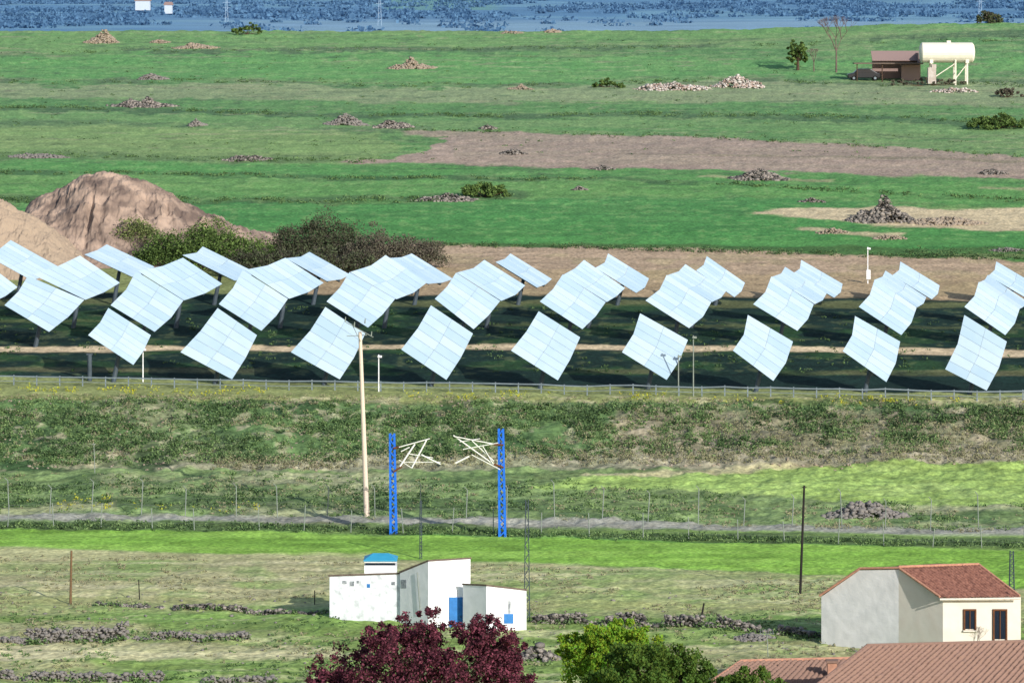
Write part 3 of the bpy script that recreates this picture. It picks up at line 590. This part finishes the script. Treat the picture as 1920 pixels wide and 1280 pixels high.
def tree(lobes,Y,zb,m,label,leaf,nsub,per,name='leafy_tree',sq=(.1,.26)):
    Cn=[c3(l[0],l[1],Y+random.uniform(-1.2,1.2)) for l in lobes]; cx=sum(c.x for c in Cn)/len(Cn); base=Vector((cx,Y,zb))
    o=empty(name,base,label,'tree'); sub=[];R=[]
    for c,l in zip(Cn,lobes):
        rx=l[2]*Y/f; rz=l[3]*Y/f
        for i in range(nsub):
            d=Vector((random.gauss(0,1),random.gauss(0,1),random.gauss(0.2,1))).normalized()*random.uniform(.4,1.2)
            sub.append((c.x+d.x*rx,c.y+d.y*rx,c.z+d.z*rz)); q=rx*random.uniform(*sq); R.append((q,q,q*.9))
    V,F=leafq(clumpP(sub,R,per,.7),leaf,.65); put('crown',V,F,m,o)
    b=MB(); k=base+Vector((0,0,1.4)); b.tube(base-Vector((0,0,.3)),k,.28,.2,n=10); limbs(b,k,[tuple(c) for c in Cn],.12); limbs(b,k,sub[::max(1,len(sub)//45)],.03); b.build('trunk',M['bark'],o)
tree([(800,1190,62,46),(760,1230,85,50),(680,1262,85,45),(915,1200,52,44),(870,1250,85,50),(960,1275,55,40),(620,1290,50,30),(720,1202,40,28),(935,1240,50,45),(800,1290,160,40)],190,-.8,M['purple'],'dark purple leaved tree in front of the white shed',.11,55,100)
tree([(1130,1213,62,44),(1180,1206,50,40),(1085,1232,42,42),(1140,1270,90,40)],192,-.8,M['lime'],'bright lime green tree, left of the two green trees',.12,55,130)
tree([(1220,1245,80,38),(1290,1268,50,35),(1190,1275,80,35),(1240,1295,100,30)],188,-.8,M['olive'],'deeper olive green tree, right of the lime tree',.12,55,120)
tree([(1420,1280,55,24),(1380,1292,40,22)],186,-.8,M['olive'],'small green treetop at the bottom edge left of tiled roof',.12,45,100)
c=at(1495,132); tree([(1495,92,20,17),(1488,104,16,14),(1505,102,14,14)],c.y,c.z,M['bushg'],'small round green tree on the upper right field',.28,30,50)
def bare(px,pb,h,label,m='greybark',sp=.35,dep=5,r=.16):
    c=at(px,pb); o=empty('bare_tree',c,label,'tree','leafless trees'); tr=MB(); br=MB(); hh=h*c.y/f
    tk=c+Vector((0,0,hh*.35)); tr.tube(c-Vector((0,0,.2)),tk,r,r*.7,n=8)
    def rec(p,d,l,rr,k):
        q=p+d*l; br.tube(p,q,rr,rr*.65,n=4)
        if k>0:
            for i in range(3): rec(q,(d+Vector((random.uniform(-1,1),random.uniform(-1,1),random.uniform(-.1,.6)))*sp*1.6).normalized(),l*.72,rr*.62,k-1)
    for i in range(3): rec(tk,Vector((random.uniform(-sp,sp),random.uniform(-sp,sp),1)).normalized(),hh*.22,r*.55,dep-1)
    tr.build('trunk',M[m],o); br.build('branches',M[m],o)
bare(1568,136,112,'tall bare tree on the skyline left of the tank',sp=.5)
bare(1526,134,48,'short bare tree between round green tree and tall bare tree',dep=4,r=.1)
bare(1832,1236,70,'small twiggy bare tree in front of the cream house',dep=4,r=.03,sp=.5)
# ---------------------------------------------------------------- tank, shed, car
c=at(1775,158); Y=c.y; o=empty('storage_tank',c,'cream horizontal cylindrical tank raised on legs at upper right','tank')
A=c3(1729,99,Y); B=c3(1822,99,Y); r=19*Y/f; b=MB(); rings=[(-.35,.45),(-.25,.8),(-.08,.97),(0,1)]; prof=[(A.x+x*1.2,rr*r) for x,rr in rings]+[(B.x-x*1.2,rr*r) for x,rr in rings[::-1]]
n=24; V=[(x,Y+math.cos(2*math.pi*k/n)*rr,A.z+math.sin(2*math.pi*k/n)*rr) for x,rr in prof for k in range(n)]; m_=len(prof)
F=[(i*n+k,i*n+(k+1)%n,(i+1)*n+(k+1)%n,(i+1)*n+k) for i in range(m_-1) for k in range(n)]+[tuple(range(n)),tuple(range((m_-1)*n,m_*n))]
b.add(V,F); b.build('tank_shell',M['cream'],o); MB().box((c.x+.3,Y,A.z+r+.1),(.6,.6,.35)).build('hatch',M['cream'],o)
for x in(1745,1790,1812): 
    for dy in(-1,1): p=c3(x,118,Y); MB().tube((p.x,Y+dy,c.z-.3),(p.x,Y+dy,p.z+.5),.14,n=6).build('leg',M['cream'],o)
for x in(1745,1812): p=c3(x,118,Y); MB().box((p.x,Y,p.z+.2),(.5,2.4,.5)).build('saddle',M['cream'],o)
MB().tube(c3(1745,150,Y-1),c3(1790,120,Y-1),.08).tube(c3(1790,150,Y-1),c3(1812,122,Y-1),.08).build('brace',M['cream'],o)
p=c3(1747,142,Y-1.6); MB().box(p,(1.2,1,2.4)).box(p+Vector((.3,0,1.4)),(.7,.8,.6)).build('pump_housing',M['rubble'],o)
c=at(1680,152); Y=c.y+1; o=empty('field_shed',c,'brown flat roofed shed with open front beside the raised tank','shed')
A=c3(1640,100,Y);B=c3(1726,100,Y); zb=c.z-.4
MB().box(((A.x+B.x)/2,Y+4,(A.z+zb)/2),(B.x-A.x,.3,A.z-zb)).build('back_wall',M['farbrown'],o)
MB().box((B.x-.15,Y+1.9,(A.z+zb)/2),(.3,3.9,A.z-zb)).build('side_wall',M['farbrown'],o)
w=c3(1690,120,Y); MB().box(((w.x+B.x-.31)/2,Y,(c3(0,122,Y).z+zb)/2),(B.x-w.x-.31,.3,c3(0,122,Y).z-zb)).build('front_wall',M['farbrown'],o)
MB().box(((A.x+B.x)/2-1.5,Y-.3,c3(0,119,Y).z),(B.x-A.x+3.5,3,.18)).build('porch_roof',M['roofedge'],o)
MB().slab([(A.x-.2,Y+1.6,c3(0,119,Y).z+.3),(B.x+.2,Y+1.6,c3(0,119,Y).z+.3),(B.x+.2,Y+4.2,A.z+.2),(A.x-.2,Y+4.2,A.z+.2)],.12).build('main_roof',M['farbrown'],o)
for x in(A.x-2.8,A.x+1): MB().tube((x,Y-1.4,zb),(x,Y-1.4,c3(0,119,Y).z-.1),.09).build('post',M['bark'],o)
c=at(1620,151); s=c.y/f; o=empty('parked_car',c,'dark rounded car parked left of the brown shed','car')
pr=[(-2.5,.35),(-2.55,.95),(-1.6,1.15),(-1.0,1.75),(.9,1.8),(1.9,1.2),(2.5,1.05),(2.55,.4)]
def ext(pr,y0,y1,k=1): 
    n=len(pr); return MB().add([(c.x+x,c.y+y,c.z+z) for y in(y0,y1) for x,z in pr],[tuple(range(n)),tuple(range(n,2*n))[::-1]]+[(i,n+i,n+(i+1)%n,(i+1)%n) for i in range(n)])
bd=ext(pr,-.9,.9).build('body',M['carpaint'],o); md=bd.modifiers.new('b','BEVEL'); md.width=.12; md.segments=3
for q in([(-1.45,1.18),(-.95,1.65),(-.15,1.68),(-.15,1.18)],[(-.05,1.18),(-.05,1.68),(.85,1.68),(1.6,1.18)]): ext(q,-.93,-.88).build('side_window',M['glass'],o)
for x in(-1.6,1.6):
    for y in(-.85,.85): 
        w=MB().tube((c.x+x,c.y+y-.12,c.z+.36),(c.x+x,c.y+y+.12,c.z+.36),.36,n=16).build('wheel',M['rubber'],o); MB().tube((c.x+x,c.y+y-.14,c.z+.36),(c.x+x,c.y+y+.14,c.z+.36),.2,n=12).build('rim',M['galv'],w)
# ---------------------------------------------------------------- scrub
def scatter(name,label,cat,m,bands,leaf,extra=None):
    Vs=[];Fs=[];n0=0
    for xs,tp,bt,cnt,rw,rh,per,thr in bands:
        k0=cnt*4; u=rng.uniform(xs[0],xs[-1],k0); t=np.interp(u,xs,tp); b=np.interp(u,xs,bt); v=t+(b-t)*rng.random(k0)
        Y=np.interp(v,vd,Yd); X=(u-960)*Y/f
        v=v+wand(X,Y,v); Y=np.interp(v,vd,Yd); X=(u-960)*Y/f
        keep=fbm(X/3.5+len(name)*3+cnt,Y/3.5)>thr; X=X[keep][:cnt];Y=Y[keep][:cnt]; k=len(X)
        if k==0: continue
        sc=rng.uniform(.4,1.4,k); Rw=rw*sc; Rh=rh*sc; Cn=np.stack([X,Y,gz(X,Y)+Rh*.4],1); R=np.stack([Rw,Rw,Rh],1)
        V,F=leafq(clumpP(Cn,R,per),leaf,.5); Vs.append(V);Fs.append(F+n0); n0+=len(V)
    if extra:
        X=np.array([e[0] for e in extra]);Y=np.array([e[1] for e in extra]); Cn=np.stack([X,Y,gz(X,Y)+.12],1); R=np.tile([.3,.2,.22],(len(X),1))
        V,F=leafq(clumpP(Cn,R,14),leaf,.5); Vs.append(V);Fs.append(F+n0)
    tag(put(name,np.concatenate(Vs),np.concatenate(Fs),m),label,cat,kind='stuff')
E=[-80,500,1000,1500,2000]
scatter('green_scrub','green weeds and low scrub covering the bank and verges','scrub',M['scrubg'],[(E,[750,752,756,760,762],[872,872,862,856,850],3000,.42,.3,26,.38),(E,[885,885,895,940,950],[962,966,972,984,998],900,.4,.18,18,.5),(E,[978,982,994,1008,1018],[990,996,1008,1020,1030],600,.4,.18,16,.3),(E,[1150]*5,[1285]*5,1000,.28,.1,12,.5)],.13,WP)
scatter('dark_scrub','dark scrub patches on the bank and behind the fence','scrub',M['scrubd'],[(E,[760,760,762,766,770],[868,866,855,840,830],1200,.5,.36,30,.52),([-80,500,1000],[905,908,912],[945,950,955],300,.6,.25,22,.5),(E,[978,982,994,1008,1018],[990,996,1008,1020,1030],260,.4,.2,16,.4),([700,960,1400,2000],[456,458,468,486],[462,464,476,492],420,.5,.28,14,.3),([1700,2000],[470,474],[482,486],70,.8,.5,20,.3),(E,[575]*5,[700]*5,500,.35,.15,12,.45)],.15)
scatter('hedge_lines','broken dark lines of weeds between the upper fields','scrub',M['scrubh'],[(E,[203,206,212,220,234],[208,211,217,226,241],360,.8,.3,18,.46),(E,[149,152,152,152,158],[155,158,158,158,165],220,.8,.28,18,.46),([-80,500,900,1400,2000],[323,324,334,346,374],[328,329,339,351,381],300,.55,.25,16,.45),([-80,500,960],[370,374,366],[381,385,377],260,.6,.28,18,.4),([760,900,1200,1500,2000],[241,243,252,268,298],[245,247,256,273,303],160,.45,.2,12,.45),(E,[96,94,90,86,80],[101,99,95,91,85],140,.9,.28,16,.5),([0,700],[292,296],[299,303],130,.6,.25,14,.45),(E,[70]*5,[300]*5,420,.5,.14,10,.56)],.18)
scatter('dry_scrub','dry straw coloured weeds on bank and verges','scrub',M['scrubt'],[(E,[755,757,760,764,766],[875,875,872,868,864],1000,.4,.26,20,.5),([400,900,1300,2000],[866,850,845,842],[880,876,870,868],800,.35,.4,18,.3),([1100,2000],[770,772],[860,860],500,.4,.3,18,.45),(E,[885,890,900,950,960],[960,966,976,990,1000],500,.42,.16,14,.52),(E,[1040,1046,1060,1085,1110],[1150]*5,1000,.28,.1,10,.5),(E,[1160]*5,[1285]*5,700,.28,.12,12,.5),(E,[740,740,744,750,756],[752,752,756,764,770],400,.4,.22,12,.3)],.12)
scatter('yellow_flowers','yellow flowering weeds along the top of the bank','flowers',M['yellow'],[([-80,900,2000],[724,734,750],[738,748,766],170,.3,.3,12,.5),([0,500],[925,945],[955,962],50,.3,.2,8,.5)],.12)
def loose(n,u0,u1,v0,v1,s0,s1,m,name,label):
    u=rng.uniform(u0,u1,n);v=rng.uniform(v0,v1,n);Y=np.interp(v,vd,Yd);X=(u-960)*Y/f; k=fbm(X/5+9,Y/8)>.5; X=X[k];Y=Y[k]; V,F=stones(np.stack([X,Y,gz(X,Y)+.02],1),rng.uniform(s0,s1,len(X))); tag(put(name,V,F,m),label,'stones',kind='stuff')
loose(2200,-80,2000,742,880,.04,.16,M['peb'],'bank_stones','pale loose stones strewn over the bank')
loose(500,-80,2000,1110,1285,.04,.13,M['stone'],'pasture_stones','loose grey stones strewn over the near pasture')
# ---------------------------------------------------------------- far country
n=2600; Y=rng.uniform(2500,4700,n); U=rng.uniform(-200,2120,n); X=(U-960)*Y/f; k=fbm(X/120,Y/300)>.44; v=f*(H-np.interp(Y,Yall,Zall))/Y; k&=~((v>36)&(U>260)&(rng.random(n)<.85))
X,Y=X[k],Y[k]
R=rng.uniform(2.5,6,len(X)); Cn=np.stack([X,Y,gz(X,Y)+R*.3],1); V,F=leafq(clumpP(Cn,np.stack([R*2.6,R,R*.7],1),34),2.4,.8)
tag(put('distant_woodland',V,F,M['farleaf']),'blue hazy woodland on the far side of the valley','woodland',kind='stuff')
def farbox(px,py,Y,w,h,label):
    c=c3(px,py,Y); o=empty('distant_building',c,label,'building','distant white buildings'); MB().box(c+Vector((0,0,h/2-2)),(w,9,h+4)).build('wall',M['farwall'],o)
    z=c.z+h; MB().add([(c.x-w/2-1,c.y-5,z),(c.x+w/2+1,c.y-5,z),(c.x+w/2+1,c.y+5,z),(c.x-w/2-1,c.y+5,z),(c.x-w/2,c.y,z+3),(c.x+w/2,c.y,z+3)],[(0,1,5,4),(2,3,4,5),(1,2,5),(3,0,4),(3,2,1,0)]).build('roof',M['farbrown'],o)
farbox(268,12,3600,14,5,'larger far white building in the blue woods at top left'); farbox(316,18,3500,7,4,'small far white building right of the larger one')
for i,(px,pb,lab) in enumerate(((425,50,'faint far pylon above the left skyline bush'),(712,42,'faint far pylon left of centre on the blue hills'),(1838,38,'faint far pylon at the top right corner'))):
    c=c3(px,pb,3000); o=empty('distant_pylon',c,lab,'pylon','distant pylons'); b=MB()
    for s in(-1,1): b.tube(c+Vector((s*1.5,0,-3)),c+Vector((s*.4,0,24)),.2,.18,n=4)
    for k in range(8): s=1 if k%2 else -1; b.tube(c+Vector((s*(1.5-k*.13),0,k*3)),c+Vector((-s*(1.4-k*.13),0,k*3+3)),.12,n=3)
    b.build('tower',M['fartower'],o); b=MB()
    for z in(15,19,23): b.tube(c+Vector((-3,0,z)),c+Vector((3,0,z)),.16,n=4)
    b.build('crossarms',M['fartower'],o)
# ---------------------------------------------------------------- light, camera
el,azr=math.radians(23),math.radians(35)
D=Vector((math.sin(azr)*math.cos(el),-math.cos(azr)*math.cos(el),math.sin(el)))
sl=bpy.data.lights.new('sun','SUN'); sl.energy=4.9; sl.angle=math.radians(.5); sl.color=(1,.95,.87); so=bpy.data.objects.new('sun',sl); C.objects.link(so); so.rotation_euler=(-D).to_track_quat('-Z','Y').to_euler(); so.location=(50,-50,100)
w=bpy.data.worlds.new('World'); scn.world=w; w.use_nodes=True; N=w.node_tree.nodes; bg=N['Background']; sk=N.new('ShaderNodeTexSky'); sk.sky_type='NISHITA'; sk.sun_disc=False; sk.sun_elevation=el; sk.sun_rotation=math.pi-azr
w.node_tree.links.new(sk.outputs[0],bg.inputs[0]); bg.inputs[1].default_value=.15
cam=bpy.data.cameras.new('camera'); co=bpy.data.objects.new('camera',cam); C.objects.link(co); co.location=(0,0,H); co.rotation_euler=(math.radians(90),0,0)
cam.sensor_width=36; cam.lens=f/1920*36; cam.shift_y=-640/1920; cam.clip_start=1; cam.clip_end=20000
scn.camera=co
scn.view_settings.view_transform='Standard'; scn.view_settings.look='None'; scn.view_settings.exposure=0
